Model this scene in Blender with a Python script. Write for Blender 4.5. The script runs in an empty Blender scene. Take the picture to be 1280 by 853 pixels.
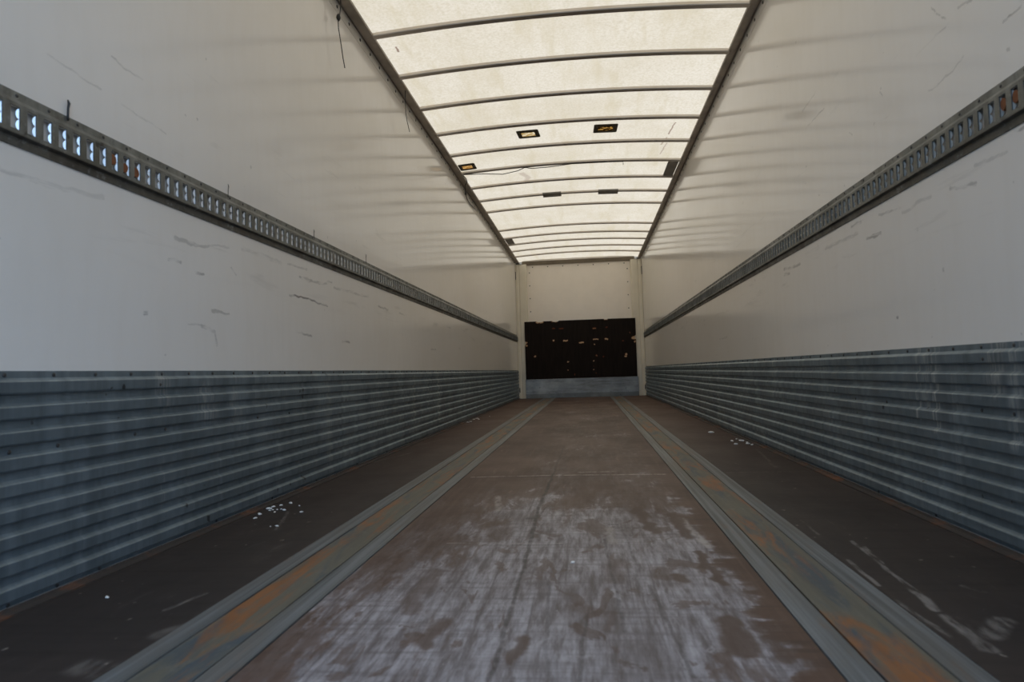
import bpy, bmesh, math, random
from mathutils import Vector, Matrix
random.seed(7)
SC = bpy.context.scene
COL = SC.collection

# ---------------------------------------------------------------- camera
XL, XR = -1.369, 1.111          # inner faces of the side walls
XC = (XL + XR) / 2
REAR, FRONT = -0.15, 13.55      # open rear end, inner face of the front wall
H = 2.694                       # underside of the cant rails
yaw, pitch, roll, cam_h = 0.10948384, 0.04600497, -0.03103739, 0.52359276
fwd = Vector((-math.sin(yaw) * math.cos(pitch), math.cos(yaw) * math.cos(pitch), math.sin(pitch)))
r0 = Vector((math.cos(yaw), math.sin(yaw), 0)); u0 = r0.cross(fwd)
rgt = math.cos(roll) * r0 + math.sin(roll) * u0
upv = -math.sin(roll) * r0 + math.cos(roll) * u0
cam_d = bpy.data.cameras.new('camera'); cam = bpy.data.objects.new('camera', cam_d); COL.objects.link(cam)
m = Matrix((rgt, upv, -fwd)).transposed().to_4x4(); m.translation = (0, 0, cam_h)
cam.matrix_world = m
cam_d.sensor_width = 36.0; cam_d.lens = 36.0 * 853.0 / 1280.0
cam_d.clip_start = 0.02
cam_d.dof.use_dof = True; cam_d.dof.focus_distance = 9.0; cam_d.dof.aperture_fstop = 5.6
SC.camera = cam

# ---------------------------------------------------------------- daylight
SKY_STRENGTH = 1.9
SUN_STRENGTH = 6.3
SC.view_settings.view_transform = 'Standard'; SC.view_settings.look = 'None'
SC.view_settings.exposure = 0.0; SC.view_settings.gamma = 1.0
SC.view_settings.use_curve_mapping = False
wd = bpy.data.worlds.new('sky'); SC.world = wd; wd.use_nodes = True
wn = wd.node_tree.nodes; wl = wd.node_tree.links
bg = wn['Background']; bg.inputs['Strength'].default_value = SKY_STRENGTH
tc = wn.new('ShaderNodeTexCoord'); sp = wn.new('ShaderNodeSeparateXYZ'); mr = wn.new('ShaderNodeMapRange')
mr.inputs['From Min'].default_value = -1; mr.inputs['From Max'].default_value = 1
cr = wn.new('ShaderNodeValToRGB'); e = cr.color_ramp.elements
e[0].position = 0.0; e[0].color = (0.10, 0.11, 0.12, 1)
e[1].position = 1.0; e[1].color = (0.46, 0.64, 0.92, 1)
k = cr.color_ramp.elements.new(0.49); k.color = (0.14, 0.16, 0.18, 1)
k = cr.color_ramp.elements.new(0.51); k.color = (0.31, 0.51, 0.80, 1)
wl.new(tc.outputs['Generated'], sp.inputs[0]); wl.new(sp.outputs['Z'], mr.inputs['Value'])
wl.new(mr.outputs[0], cr.inputs[0]); 
# brighter sky behind and to the right of the camera (open yard), darker to the left
dv = wn.new('ShaderNodeVectorMath'); dv.operation = 'DOT_PRODUCT'; dv.inputs[1].default_value = (0.85, -0.5, 0.1)
wl.new(tc.outputs['Generated'], dv.inputs[0])
dm = wn.new('ShaderNodeMapRange'); dm.inputs['From Min'].default_value = -1; dm.inputs['From Max'].default_value = 1
dm.inputs['To Min'].default_value = 0.45; dm.inputs['To Max'].default_value = 1.75
wl.new(dv.outputs['Value'], dm.inputs['Value'])
mv = wn.new('ShaderNodeVectorMath'); mv.operation = 'SCALE'
wl.new(cr.outputs[0], mv.inputs[0]); wl.new(dm.outputs[0], mv.inputs['Scale'])
wl.new(mv.outputs[0], bg.inputs['Color'])
sun_d = bpy.data.lights.new('sun', 'SUN'); sun_d.energy = SUN_STRENGTH; sun_d.angle = math.radians(3)
sun_d.color = (1.0, 0.93, 0.82)
sun = bpy.data.objects.new('sun', sun_d); COL.objects.link(sun)
sun.rotation_euler = Vector((-0.12, -0.45, -1.0)).to_track_quat('-Z', 'Y').to_euler()
sun.location = (0, 8, 6)

# ---------------------------------------------------------------- node helpers
class NT:
    def __init__(s, name):
        s.m = bpy.data.materials.new(name); s.m.use_nodes = True
        s.t = s.m.node_tree; s.n = s.t.nodes; s.l = s.t.links
        s.b = s.n['Principled BSDF']; s.co = s.n.new('ShaderNodeTexCoord').outputs['Object']
    def put(s, sock, v):
        if isinstance(v, bpy.types.NodeSocket): s.l.new(v, sock)
        elif hasattr(sock.default_value, '__len__') and hasattr(v, '__len__'):
            sock.default_value = tuple(v) + ((1,) if len(sock.default_value) == 4 and len(v) == 3 else ())
        else: sock.default_value = v
    def math(s, op, a, b=0.0, clamp=False):
        n = s.n.new('ShaderNodeMath'); n.operation = op; n.use_clamp = clamp
        s.put(n.inputs[0], a); s.put(n.inputs[1], b); return n.outputs[0]
    def vmath(s, op, a, b=(0, 0, 0)):
        n = s.n.new('ShaderNodeVectorMath'); n.operation = op
        s.put(n.inputs[0], a); s.put(n.inputs[1], b); return n.outputs[0]
    def noise(s, scale=(1, 1, 1), size=1.0, detail=4, rough=0.55, dist=0.0, co=None, off=(0, 0, 0)):
        mp = s.n.new('ShaderNodeMapping'); mp.inputs['Scale'].default_value = scale
        mp.inputs['Location'].default_value = off
        s.l.new(co or s.co, mp.inputs[0])
        n = s.n.new('ShaderNodeTexNoise'); n.inputs['Scale'].default_value = size
        n.inputs['Detail'].default_value = detail; n.inputs['Roughness'].default_value = rough
        n.inputs['Distortion'].default_value = dist
        s.l.new(mp.outputs[0], n.inputs['Vector']); return n.outputs[0], n.outputs[1]
    def step(s, v, lo, hi, a=0.0, b=1.0):
        n = s.n.new('ShaderNodeMapRange'); n.interpolation_type = 'SMOOTHSTEP'
        s.put(n.inputs['Value'], v); n.inputs['From Min'].default_value = lo; n.inputs['From Max'].default_value = hi
        n.inputs['To Min'].default_value = a; n.inputs['To Max'].default_value = b; return n.outputs[0]
    def mix(s, f, a, b):
        n = s.n.new('ShaderNodeMix'); n.data_type = 'RGBA'
        s.put(n.inputs['Factor'], f); s.put(n.inputs['A'] if False else n.inputs[6], a); s.put(n.inputs[7], b)
        return n.outputs[2]
    def sep(s, v=None):
        n = s.n.new('ShaderNodeSeparateXYZ'); s.l.new(v or s.co, n.inputs[0]); return n.outputs
    def bump(s, h, strength=0.3, dist=0.002):
        n = s.n.new('ShaderNodeBump'); n.inputs['Strength'].default_value = strength
        n.inputs['Distance'].default_value = dist; s.put(n.inputs['Height'], h)
        s.l.new(n.outputs[0], s.b.inputs['Normal'])
    def set(s, **k):
        names = dict(color='Base Color', rough='Roughness', metal='Metallic', spec='Specular IOR Level')
        for a, v in k.items(): s.put(s.b.inputs[names[a]], v)
        return s.m
    def segs(s, co, items):
        """worn marks with a place of their own: items = (a, b, width, strength)"""
        out = None
        for a, b, w, st in items:
            g = s.n.new('ShaderNodeGroup'); g.node_tree = SEG
            s.l.new(co, g.inputs[0]); g.inputs[1].default_value = a; g.inputs[2].default_value = b
            g.inputs[3].default_value = w; g.inputs[4].default_value = st
            out = g.outputs[0] if out is None else s.math('MAXIMUM', out, g.outputs[0])
        return out

def make_seg():
    g = bpy.data.node_groups.new('stroke', 'ShaderNodeTree')
    for nm, ty in (('P', 'NodeSocketVector'), ('A', 'NodeSocketVector'), ('B', 'NodeSocketVector'),
                   ('Width', 'NodeSocketFloat'), ('Strength', 'NodeSocketFloat')):
        g.interface.new_socket(nm, in_out='INPUT', socket_type=ty)
    g.interface.new_socket('Mask', in_out='OUTPUT', socket_type='NodeSocketFloat')
    i = g.nodes.new('NodeGroupInput'); o = g.nodes.new('NodeGroupOutput')
    def vm(op, a, b):
        n = g.nodes.new('ShaderNodeVectorMath'); n.operation = op
        g.links.new(a, n.inputs[0]); g.links.new(b, n.inputs[1]); return n
    pa = vm('SUBTRACT', i.outputs[0], i.outputs[1]).outputs[0]
    ba = vm('SUBTRACT', i.outputs[2], i.outputs[1]).outputs[0]
    d1 = vm('DOT_PRODUCT', pa, ba).outputs['Value']; d2 = vm('DOT_PRODUCT', ba, ba).outputs['Value']
    dv = g.nodes.new('ShaderNodeMath'); dv.operation = 'DIVIDE'; dv.use_clamp = True
    g.links.new(d1, dv.inputs[0]); g.links.new(d2, dv.inputs[1])
    sc = g.nodes.new('ShaderNodeVectorMath'); sc.operation = 'SCALE'
    g.links.new(ba, sc.inputs[0]); g.links.new(dv.outputs[0], sc.inputs['Scale'])
    ds = vm('DISTANCE', pa, sc.outputs[0]).outputs['Value']
    q = g.nodes.new('ShaderNodeMath'); q.operation = 'DIVIDE'
    g.links.new(ds, q.inputs[0]); g.links.new(i.outputs[3], q.inputs[1])
    st = g.nodes.new('ShaderNodeMapRange'); st.interpolation_type = 'SMOOTHSTEP'
    st.inputs['From Min'].default_value = 0.35; st.inputs['From Max'].default_value = 1.0
    st.inputs['To Min'].default_value = 1.0; st.inputs['To Max'].default_value = 0.0
    g.links.new(q.outputs[0], st.inputs['Value'])
    mu = g.nodes.new('ShaderNodeMath'); mu.operation = 'MULTIPLY'
    g.links.new(st.outputs[0], mu.inputs[0]); g.links.new(i.outputs[4], mu.inputs[1])
    g.links.new(mu.outputs[0], o.inputs[0])
    return g
SEG = make_seg()

def wobble(t, amt, size, base=None):
    """coordinates shaken by noise so strokes get ragged edges"""
    c = base or t.co
    nz = t.noise((1, 1, 1), size, 3)[1]
    d = t.vmath('SUBTRACT', nz, (0.5, 0.5, 0.5))
    n = t.n.new('ShaderNodeVectorMath'); n.operation = 'SCALE'; t.l.new(d, n.inputs[0]); n.inputs['Scale'].default_value = amt
    return t.vmath('ADD', c, n.outputs[0])

# ---------------------------------------------------------------- materials
def wall_mat(name, side):
    t = NT(name)
    X = XL if side == 'left' else XR
    flat = t.vmath('MULTIPLY', t.co, (0, 1, 1))
    p = wobble(t, 0.028, 16, flat); p = t.vmath('MULTIPLY', p, (0, 1, 1))
    S = lambda y0, z0, y1, z1, w, s: ((0, y0, z0), (0, y1, z1), w, s)
    if side == 'left':
        L = [S(2.15,1.012,2.27,1.008,.012,.35), S(2.27,1.008,2.35,1.022,.010,.35), S(2.35,1.024,2.52,1.049,.008,.22),
             S(2.11,.933,2.18,.938,.010,.55), S(2.27,.912,2.315,.910,.009,.5), S(1.985,.744,1.995,.744,.012,.6),
             S(2.30,.727,2.386,.708,.013,.45), S(2.386,.708,2.40,.66,.011,.35), S(2.22,.725,2.30,.727,.006,.25),
             S(3.03,.916,3.255,.921,.008,.85), S(3.255,.920,3.50,.907,.008,.85), S(2.37,.785,2.49,.784,.010,.4),
             S(3.10,.748,3.28,.734,.009,.5), S(3.71,.728,3.83,.733,.012,.5), S(3.15,1.015,3.40,1.015,.014,.45),
             S(3.40,1.015,3.57,1.045,.010,.4), S(3.02,1.061,3.24,1.067,.010,.3), S(2.51,.966,2.545,.943,.007,.35),
             S(3.6,1.02,4.2,1.03,.012,.3), S(4.4,.99,4.62,.985,.014,.45), S(4.9,.99,5.1,.985,.012,.3), S(5.9,.75,6.1,.75,.012,.3),
             S(1.6,1.388,1.80,1.378,.006,.22), S(1.84,1.493,1.98,1.484,.005,.3), S(1.88,1.367,2.10,1.357,.006,.22),
             S(2.284,1.471,2.286,1.471,.009,.5), S(2.215,1.457,2.217,1.457,.008,.4), S(2.346,1.721,2.348,1.721,.008,.4),
             S(1.40,1.046,1.56,1.044,.010,.25), S(1.56,1.044,1.80,1.060,.012,.2), S(2.6,1.06,2.95,1.055,.016,.2),
             S(7.2,.80,7.3,.80,.012,.4), S(6.6,1.0,6.8,.99,.012,.3)]
    else:
        L = [S(2.15,1.523,2.22,1.529,.006,.3), S(2.15,1.549,2.23,1.623,.006,.35), S(2.13,1.379,2.28,1.378,.006,.3),
             S(2.07,1.396,2.13,1.379,.005,.25), S(2.01,1.531,2.08,1.549,.007,.35), S(1.81,1.401,1.875,1.402,.007,.6),
             S(2.68,1.002,2.81,1.005,.011,.6), S(2.52,1.06,2.69,1.073,.010,.35), S(2.86,1.085,2.96,1.085,.010,.45),
             S(2.05,1.019,2.18,1.036,.010,.4), S(2.58,.678,2.583,.678,.012,.7), S(3.66,1.035,3.95,1.053,.014,.45),
             S(3.85,1.02,3.95,1.022,.014,.4), S(2.4,.96,2.402,.96,.01,.4), S(3.2,1.683,3.43,1.684,.007,.35), S(1.81,1.098,1.86,1.103,.009,.5),
             S(2.9,1.045,3.3,1.05,.016,.25), S(2.3,1.05,2.5,1.04,.012,.25), S(1.9,1.06,2.05,1.07,.010,.25), S(5.6,.75,5.9,.75,.012,.25),
             S(2.6,1.5,2.62,1.52,.006,.3), S(2.9,1.45,2.93,1.47,.006,.3), S(3.3,1.8,3.5,1.78,.008,.2)]
    L = [(a, b, w * 0.8, st) for a, b, w, st in L]
    mask = t.math('MULTIPLY', t.segs(p, L), t.step(t.noise((1, 9, 60), 1.0, 4, 0.65, 0.6)[0], 0.34, 0.60, 0.05, 0.85))
    # faint streaky rub marks under the lashing rail
    z = t.sep()[2]
    band = t.math('MULTIPLY', t.step(z, 0.86, 1.0), t.step(z, 1.04, 1.12, 1.0, 0.0))
    rub = t.step(t.noise((1, 1.6, 16), 1.0, 5, 0.6, 0.4)[0], 0.56, 0.72)
    rub = t.math('MULTIPLY', t.math('MULTIPLY', rub, band), 0.22)
    band2 = t.math('MULTIPLY', t.step(z, 1.25, 1.35), t.step(z, 1.7, 2.0, 1.0, 0.0))
    rub2 = t.step(t.noise((1, 2.2, 22), 1.0, 4, 0.6, 0.5, off=(0, 3, 1))[0], 0.62, 0.74)
    rub = t.math('MAXIMUM', rub, t.math('MULTIPLY', t.math('MULTIPLY', rub2, band2), 0.12))
    specks = t.step(t.noise((1, 1, 1), 30, 2, 0.4)[0], 0.76, 0.80)
    specks = t.math('MULTIPLY', specks, 0.25)
    dirt = t.step(t.noise((1, 0.5, 0.9), 1.3, 4)[0], 0.35, 0.75, 0.0, 1.0)
    base = t.mix(dirt, (0.80, 0.765, 0.72), (0.75, 0.71, 0.655))
    dust = t.step(t.noise((1, 6, 1.2), 3.0, 3)[0], 0.4, 0.7, 0.0, 0.12)
    base = t.mix(dust, base, (0.70, 0.645, 0.57))
    base = t.mix(rub, base, (0.22, 0.20, 0.18))
    base = t.mix(t.math('MAXIMUM', mask, specks), base, (0.06, 0.055, 0.05))
    t.bump(t.noise((1, 1.0, 1.6), 2.2, 2, 0.4)[0], 0.05, 0.02)
    return t.set(color=base, rough=t.step(dirt, 0, 1, 0.11, 0.15), spec=0.13)

def paint_mat(name, c, rough=0.3, var=0.12):
    t = NT(name)
    n = t.noise((1, 1, 1), 5, 5)[0]
    d = tuple(x * (1 - var * 2) for x in c)
    return t.set(color=t.mix(t.step(n, 0.3, 0.75), c, d), rough=rough)

def galv_mat(name, c0, c1, metal=0.55, rough=0.42, marks=None, spots=True, blotch=0.0):
    """zinc-coated steel: cloudy spangle, vertical run streaks, pale rubbed lines, dark spots"""
    t = NT(name)
    cloud = t.step(t.noise((1, 1.2, 1.2), 3.5, 5, 0.6)[0], 0.3, 0.7)
    run = t.step(t.noise((1, 26, 1.1), 1.0, 4, 0.6)[0], 0.35, 0.72)
    base = t.mix(cloud, c0, c1)
    base = t.mix(t.math('MULTIPLY', run, 0.55), base, tuple(x * 0.62 for x in c0))
    pale = t.step(t.noise((1, 60, 1.5), 1.0, 3, 0.5, off=(0, 9, 0))[0], 0.66, 0.80)
    base = t.mix(t.math('MULTIPLY', pale, 0.28), base, (0.55, 0.58, 0.60))
    if blotch:
        b1 = t.step(t.noise((1, 9, 9), 2.0, 5, 0.7, off=(2, 0, 4))[0], 0.46, 0.70, 0, blotch)
        base = t.mix(b1, base, (0.035, 0.028, 0.020))
        b2 = t.step(t.noise((1, 14, 14), 2.2, 5, 0.7, off=(6, 2, 1))[0], 0.56, 0.74, 0, blotch)
        base = t.mix(b2, base, (0.36, 0.39, 0.41))
    if marks:
        p = wobble(t, 0.010, 9, t.vmath('MULTIPLY', t.co, (0, 1, 1))); p = t.vmath('MULTIPLY', p, (0, 1, 1))
        br = t.step(t.noise((1, 90, 10), 1.0, 3)[0], 0.38, 0.62)
        base = t.mix(t.math('MULTIPLY', t.math('MULTIPLY', t.segs(p, marks), br), 0.6), base, (0.62, 0.64, 0.64))
    if spots:
        s1 = t.step(t.noise((1, 1, 1), 24, 2, 0.4, off=(3, 1, 5))[0], 0.72, 0.77)
        base = t.mix(t.math('MULTIPLY', s1, 0.8), base, (0.02, 0.018, 0.016))
    r = t.step(t.noise((1, 4, 4), 3, 4)[0], 0.3, 0.7, rough - 0.08, rough + 0.12)
    return t.set(color=base, rough=r, metal=metal)

M = {}
M['wall_left'] = wall_mat('white_gelcoat_left', 'left')
M['wall_right'] = wall_mat('white_gelcoat_right', 'right')
M['front_wall'] = paint_mat('front_wall_paint', (0.93, 0.85, 0.75), 0.3, 0.02)
M['post'] = paint_mat('post_paint', (0.80, 0.735, 0.60), 0.35, 0.04)
M['header'] = paint_mat('header_paint', (0.34, 0.29, 0.22), 0.45, 0.1)
M['cant'] = paint_mat('dusty_aluminium', (0.43, 0.37, 0.30), 0.5, 0.2)
M['bow'] = paint_mat('bow_steel', (0.60, 0.545, 0.485), 0.34, 0.06); M['bow'].node_tree.nodes['Principled BSDF'].inputs['Metallic'].default_value = 0.75
M['dark'] = paint_mat('dark_rivet', (0.045, 0.04, 0.036), 0.5, 0.1)
M['black'] = paint_mat('black_plastic', (0.010, 0.010, 0.011), 0.45, 0.05)
M['white_strip'] = paint_mat('white_flange', (0.78, 0.745, 0.69), 0.2, 0.04)
S0 = lambda y, z0, z1, w, s: ((0, y, z0), (0, y + 0.02, z1), w, s)
KC0, KC1 = (0.165, 0.21, 0.238), (0.245, 0.305, 0.345)
M['kick_left'] = galv_mat('zinc_kick_left', KC0, KC1, marks=[
    S0(6.1, .565, .14, .05, .9), S0(5.23, .565, .1, .04, .55), S0(4.27, .565, .3, .03, .3), S0(3.45, .5, .0, .05, .3),
    S0(4.8, .5, .2, .03, .3), S0(7.4, .56, .1, .06, .5), S0(8.6, .56, .1, .06, .5), S0(2.05, .53, .46, .05, .5), S0(2.3, .47, .42, .07, .6),
    S0(2.5, .45, .40, .05, .4)])
M['kick_right'] = galv_mat('zinc_kick_right', KC0, KC1, marks=[
    S0(2.425, .57, .33, .014, .9), S0(2.31, .56, .30, .022, .9), S0(2.365, .54, .38, .03, .5), S0(1.98, .57, .45, .05, .7),
    S0(1.90, .57, .3, .03, .6), S0(4.22, .55, .35, .02, .7), S0(3.3, .4, .1, .02, .3), S0(6.0, .55, .1, .05, .5), S0(7.6, .56, .1, .05, .5)])
M['rail'] = galv_mat('zinc_rail', (0.115, 0.118, 0.105), (0.20, 0.21, 0.20), 0.5, 0.45, blotch=0.45)
M['rail_low'] = galv_mat('zinc_rail_dirty', (0.07, 0.065, 0.055), (0.14, 0.14, 0.125), 0.4, 0.5, blotch=0.6)
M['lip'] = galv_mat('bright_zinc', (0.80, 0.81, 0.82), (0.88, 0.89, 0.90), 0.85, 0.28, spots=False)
M['lip_shaded'] = galv_mat('shaded_zinc', (0.22, 0.25, 0.26), (0.42, 0.45, 0.46), 0.6, 0.45)  # right rail lips: same zinc, weaker daylight there painted in as darker colour
M['strip'] = galv_mat('zinc_floor_strip', (0.17, 0.19, 0.20), (0.27, 0.29, 0.30), 0.35, 0.5)
M['plate'] = galv_mat('zinc_front_plate', (0.27, 0.30, 0.33), (0.46, 0.50, 0.52), 0.35, 0.5, blotch=0.5)
M['bracket'] = galv_mat('bright_bracket', (0.5, 0.52, 0.55), (0.65, 0.67, 0.7), 0.9, 0.25, spots=False)
M['patch'] = paint_mat('grey_roof_plate', (0.24, 0.225, 0.20), 0.5, 0.1)
M['crumb'] = paint_mat('white_foam', (0.80, 0.78, 0.74), 0.7, 0.05)

t = NT('rust'); n = t.noise((1, 1, 1), 40, 4)[0]
M['rust'] = t.set(color=t.mix(n, (0.30, 0.10, 0.03), (0.10, 0.04, 0.02)), rough=0.8)

t = NT('rusty_angle')
n = t.step(t.noise((1, 2.0, 1), 2.2, 6, 0.7)[0], 0.50, 0.74)
M['angle'] = t.set(color=t.mix(n, (0.040, 0.031, 0.026), (0.20, 0.07, 0.026)), rough=0.75)

# rusty channel between the two zinc strips of a floor track
t = NT('rusty_channel')
y = t.sep()[1]
rust = t.step(t.noise((7, 1.1, 1), 1.9, 6, 0.66, 0.7)[0], 0.47, 0.63)
rust = t.math('MULTIPLY', rust, t.step(t.noise((30, 8, 1), 1.6, 5, 0.7)[0], 0.28, 0.56, 0.25, 1.0))
blue = t.step(t.noise((9, 1.2, 1), 1.8, 6, 0.64, 0.8, off=(5, 2, 0))[0], 0.48, 0.62)
c = t.mix(blue, (0.130, 0.122, 0.092), (0.060, 0.080, 0.095))
c = t.mix(t.step(t.noise((60, 2, 1), 1, 4, 0.6)[0], 0.35, 0.7, 0, 0.5), c, (0.075, 0.068, 0.054))
c = t.mix(t.step(t.noise((20, 6, 1), 2.2, 5, 0.7, off=(2, 2, 0))[0], 0.52, 0.72, 0, 0.5), c, (0.19, 0.18, 0.15))
c = t.mix(t.math('MULTIPLY', rust, 0.95), c, t.mix(t.noise((18, 3, 1), 2, 4)[0], (0.13, 0.055, 0.022), (0.36, 0.135, 0.035)))
M['channel'] = t.set(color=c, rough=0.55, metal=0.1)
t = NT('worn_floor_strip')
c = t.mix(t.step(t.noise((70, 0.8, 1), 1, 5, 0.65)[0], 0.32, 0.68), (0.075, 0.080, 0.080), (0.20, 0.212, 0.215))
c = t.mix(t.step(t.noise((5, 0.9, 1), 1.4, 5, 0.6)[0], 0.42, 0.66, 0, 0.6), c, (0.13, 0.115, 0.095))
c = t.mix(t.step(t.noise((22, 2.4, 1), 1.6, 5, 0.7, off=(1, 8, 0))[0], 0.56, 0.74, 0, 0.6), c, (0.20, 0.10, 0.045))
M['track_strip'] = t.set(color=c, rough=0.5, metal=0.2)

# plywood board on the front wall: near black film, chipped to tan veneer
t = NT('dark_ply')
X0 = (XL + XR) / 2
B = lambda x, z, w, h=0.0, s=1.0: ((x - h, 0, z), (x + h, 0, z), w, s)
ch = [B(-.652,1.126,.028), B(-.423,1.114,.022,.03), B(-.111,1.062,.026,.03), B(.173,1.118,.020,.04), B(.378,1.118,.022,.02),
      B(-.644,1.36,.02,.01,.5), B(-.489,1.354,.022,.03,.4), B(.156,1.337,.022,.02,.6), B(.394,1.346,.02,.01,.35), B(-1.027,.822,.026,.005,.8),
      B(.173,.801,.028,.0,.6), B(.307,.778,.022,.0,.4), B(.745,.807,.032,.0,.9), B(.735,.77,.026,.0,.9), B(.693,1.07,.018,.015,.5),
      B(-.382,.697,.018,.006,.9), B(-.388,.535,.016,.0,.9), B(.118,.699,.017,.0), B(.112,.526,.017,.0), B(.137,1.023,.018,.0),
      B(-.262,.446,.018,.0,.5), B(-1.197,1.10,.04,.0), B(-1.19,1.04,.03,.0,.8), B(.913,1.124,.045,.02), B(.925,1.05,.03,.0,.9),
      B(-.912,1.50,.035,.05), B(-.614,1.505,.03,.04), B(.381,1.505,.02,.02), B(.834,1.226,.018,.0,.6), B(.12,.60,.012,.0,.4), B(.16,.46,.014,.0,.4)]
p = t.vmath('MULTIPLY', wobble(t, 0.05, 22), (1, 0, 1))
mk = t.segs(p, ch)
c = t.mix(t.step(t.noise((8, 1, 1), 3, 4)[0], 0.3, 0.7), (0.010, 0.007, 0.006), (0.016, 0.011, 0.009))
c = t.mix(t.step(mk, 0.02, 0.45), c, (0.12, 0.035, 0.015))
c = t.mix(t.step(mk, 0.45, 0.9), c, (0.58, 0.40, 0.24))
M['ply'] = t.set(color=c, rough=0.7, spec=0.12)

# floor: brown film-faced ply; the centre panel worn to grey in its near bay, the side strips darker and scratched
F = lambda x0, y0, x1, y1, w, s: ((x0, y0, 0), (x1, y1, 0), w, s)
t = NT('brown_floor_side')
y = t.sep()[1]
cloud = t.noise((1.4, 0.7, 1), 1.6, 5, 0.6)[0]
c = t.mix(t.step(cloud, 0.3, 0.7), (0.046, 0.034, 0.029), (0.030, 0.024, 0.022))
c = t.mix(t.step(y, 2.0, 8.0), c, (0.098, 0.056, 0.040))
c = t.mix(t.step(t.noise((9, 2.2, 1), 2.2, 6, 0.68, 1.0)[0], 0.56, 0.80, 0, 0.40), c, (0.13, 0.112, 0.10))
c = t.mix(t.step(t.noise((1.5, 34, 1), 1.0, 5, 0.65)[0], 0.48, 0.72, 0, 0.6), c, (0.018, 0.014, 0.012))
c = t.mix(t.step(t.noise((55, 2.2, 1), 1.0, 4, 0.6, 0.3)[0], 0.66, 0.80, 0, 0.35), c, (0.24, 0.20, 0.17))
c = t.mix(t.step(t.noise((1, 0.7, 1), 42, 2, 0.4, off=(7, 3, 0))[0], 0.72, 0.78, 0, 0.6), c, (0.30, 0.26, 0.22))
pf = t.vmath('MULTIPLY', wobble(t, 0.025, 7), (1, 1, 0))
pale = t.segs(pf, [F(.75,2.12,.735,1.88,.008,.8), F(.735,1.93,.72,1.67,.010,.7), F(.715,1.68,.705,1.54,.016,.75), F(.71,1.5,.695,1.33,.022,.7), F(.80,1.48,.74,1.40,.03,.5),
    F(.76,2.05,.745,1.95,.010,.7), F(.665,1.92,.655,1.7,.008,.7), F(.65,1.6,.66,1.4,.008,.6), F(.69,2.4,.68,2.2,.006,.4), F(.84,1.7,.86,1.66,.012,.5),
    F(-.95,1.2,-.80,1.17,.05,.32), F(-.90,1.36,-.80,1.5,.04,.32), F(-.76,1.45,-.80,1.40,.012,.6), F(-.86,1.50,-.855,1.60,.010,.5), F(-1.2,2.62,-1.10,2.30,.008,.35), F(-.99,1.5,-.96,1.62,.01,.4),
    F(-1.35,4.0,-1.2,4.6,.012,.4), F(-1.3,5.0,-1.15,5.6,.012,.3), F(.66,3.469,.93,3.469,.008,.5), F(.93,3.469,1.08,3.46,.006,.35), F(1.02,4.4,.93,3.6,.012,.3)])
rag = t.step(t.noise((34, 7, 1), 1.5, 5, 0.65)[0], 0.36, 0.62, 0.0, 0.75)
c = t.mix(t.math('MULTIPLY', pale, rag), c, (0.33, 0.30, 0.27))
M['floor_side'] = t.set(color=c, rough=t.step(cloud, 0.2, 0.8, 0.46, 0.60), spec=0.25)

t = NT('brown_floor_centre')
x, y, z = t.sep()
# wear mask first
edge_n = t.noise((2, 14, 1), 1.0, 5, 0.65, off=(1, 7, 0))[0]
wsum = t.step(t.math('ADD', x, t.math('MULTIPLY', edge_n, 0.26)), 0.42, 0.56, 0.0, -0.5)
wsum = t.math('ADD', wsum, t.step(x, -0.64, -0.20, -0.14, 0.0))
wsum = t.math('ADD', wsum, t.step(y, 1.7, 3.5, 0.11, -0.11))
wsum = t.math('ADD', wsum, t.math('MULTIPLY', t.noise((2.2, 0.9, 1), 1.6, 4, 0.6, 0.3, off=(4, 1, 0))[0], 0.40))
wsum = t.math('ADD', wsum, t.math('MULTIPLY', t.noise((7.5, 2.2, 1), 1.3, 6, 0.66, 0.5)[0], 0.38))
wsum = t.math('ADD', wsum, t.math('MULTIPLY', t.noise((32, 8, 1), 1.2, 6, 0.72, 0.4)[0], 0.22))
wear = t.step(wsum, 0.445, 0.525, 0.0, 0.94)
haze = t.step(wsum, 0.33, 0.45, 0.0, 0.55)
cloud = t.noise((1.4, 0.7, 1), 1.6, 5, 0.6)[0]
c = t.mix(t.step(cloud, 0.3, 0.7), (0.098, 0.055, 0.038), (0.066, 0.038, 0.028))
c = t.mix(t.step(t.noise((46, 1.6, 1), 1.0, 5, 0.65)[0], 0.46, 0.75, 0, 0.5), c, (0.145, 0.092, 0.066))
c = t.mix(t.step(t.noise((1.5, 34, 1), 1.0, 5, 0.65)[0], 0.48, 0.72, 0, 0.6), c, (0.042, 0.029, 0.023))
c_w = t.mix(t.step(t.noise((30, 3.6, 1), 1.4, 6, 0.74)[0], 0.32, 0.70), (0.105, 0.085, 0.082), (0.43, 0.40, 0.41))
c_w = t.mix(t.step(t.noise((3, 44, 1), 1.0, 5, 0.65)[0], 0.44, 0.7, 0, 0.55), c_w, (0.10, 0.083, 0.082))
c_w = t.mix(t.step(t.noise((70, 0.9, 1), 1.0, 3, 0.55, off=(3, 0, 0))[0], 0.60, 0.72, 0, 0.6), c_w, (0.075, 0.062, 0.062))
c_w = t.mix(t.step(cloud, 0.42, 0.68, 0, 0.65), c_w, (0.12, 0.095, 0.085))
c_w = t.mix(t.step(t.noise((9, 3, 1), 2.0, 5, 0.65, 1.2, off=(9, 4, 0))[0], 0.60, 0.72, 0, 0.7), c_w, (0.40, 0.37, 0.37))
c = t.mix(t.math('MULTIPLY', haze, t.step(t.noise((22, 4, 1), 1.6, 6, 0.72, off=(5, 5, 0))[0], 0.38, 0.60, 0.1, 1.0)), c, (0.155, 0.122, 0.112))
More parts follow.
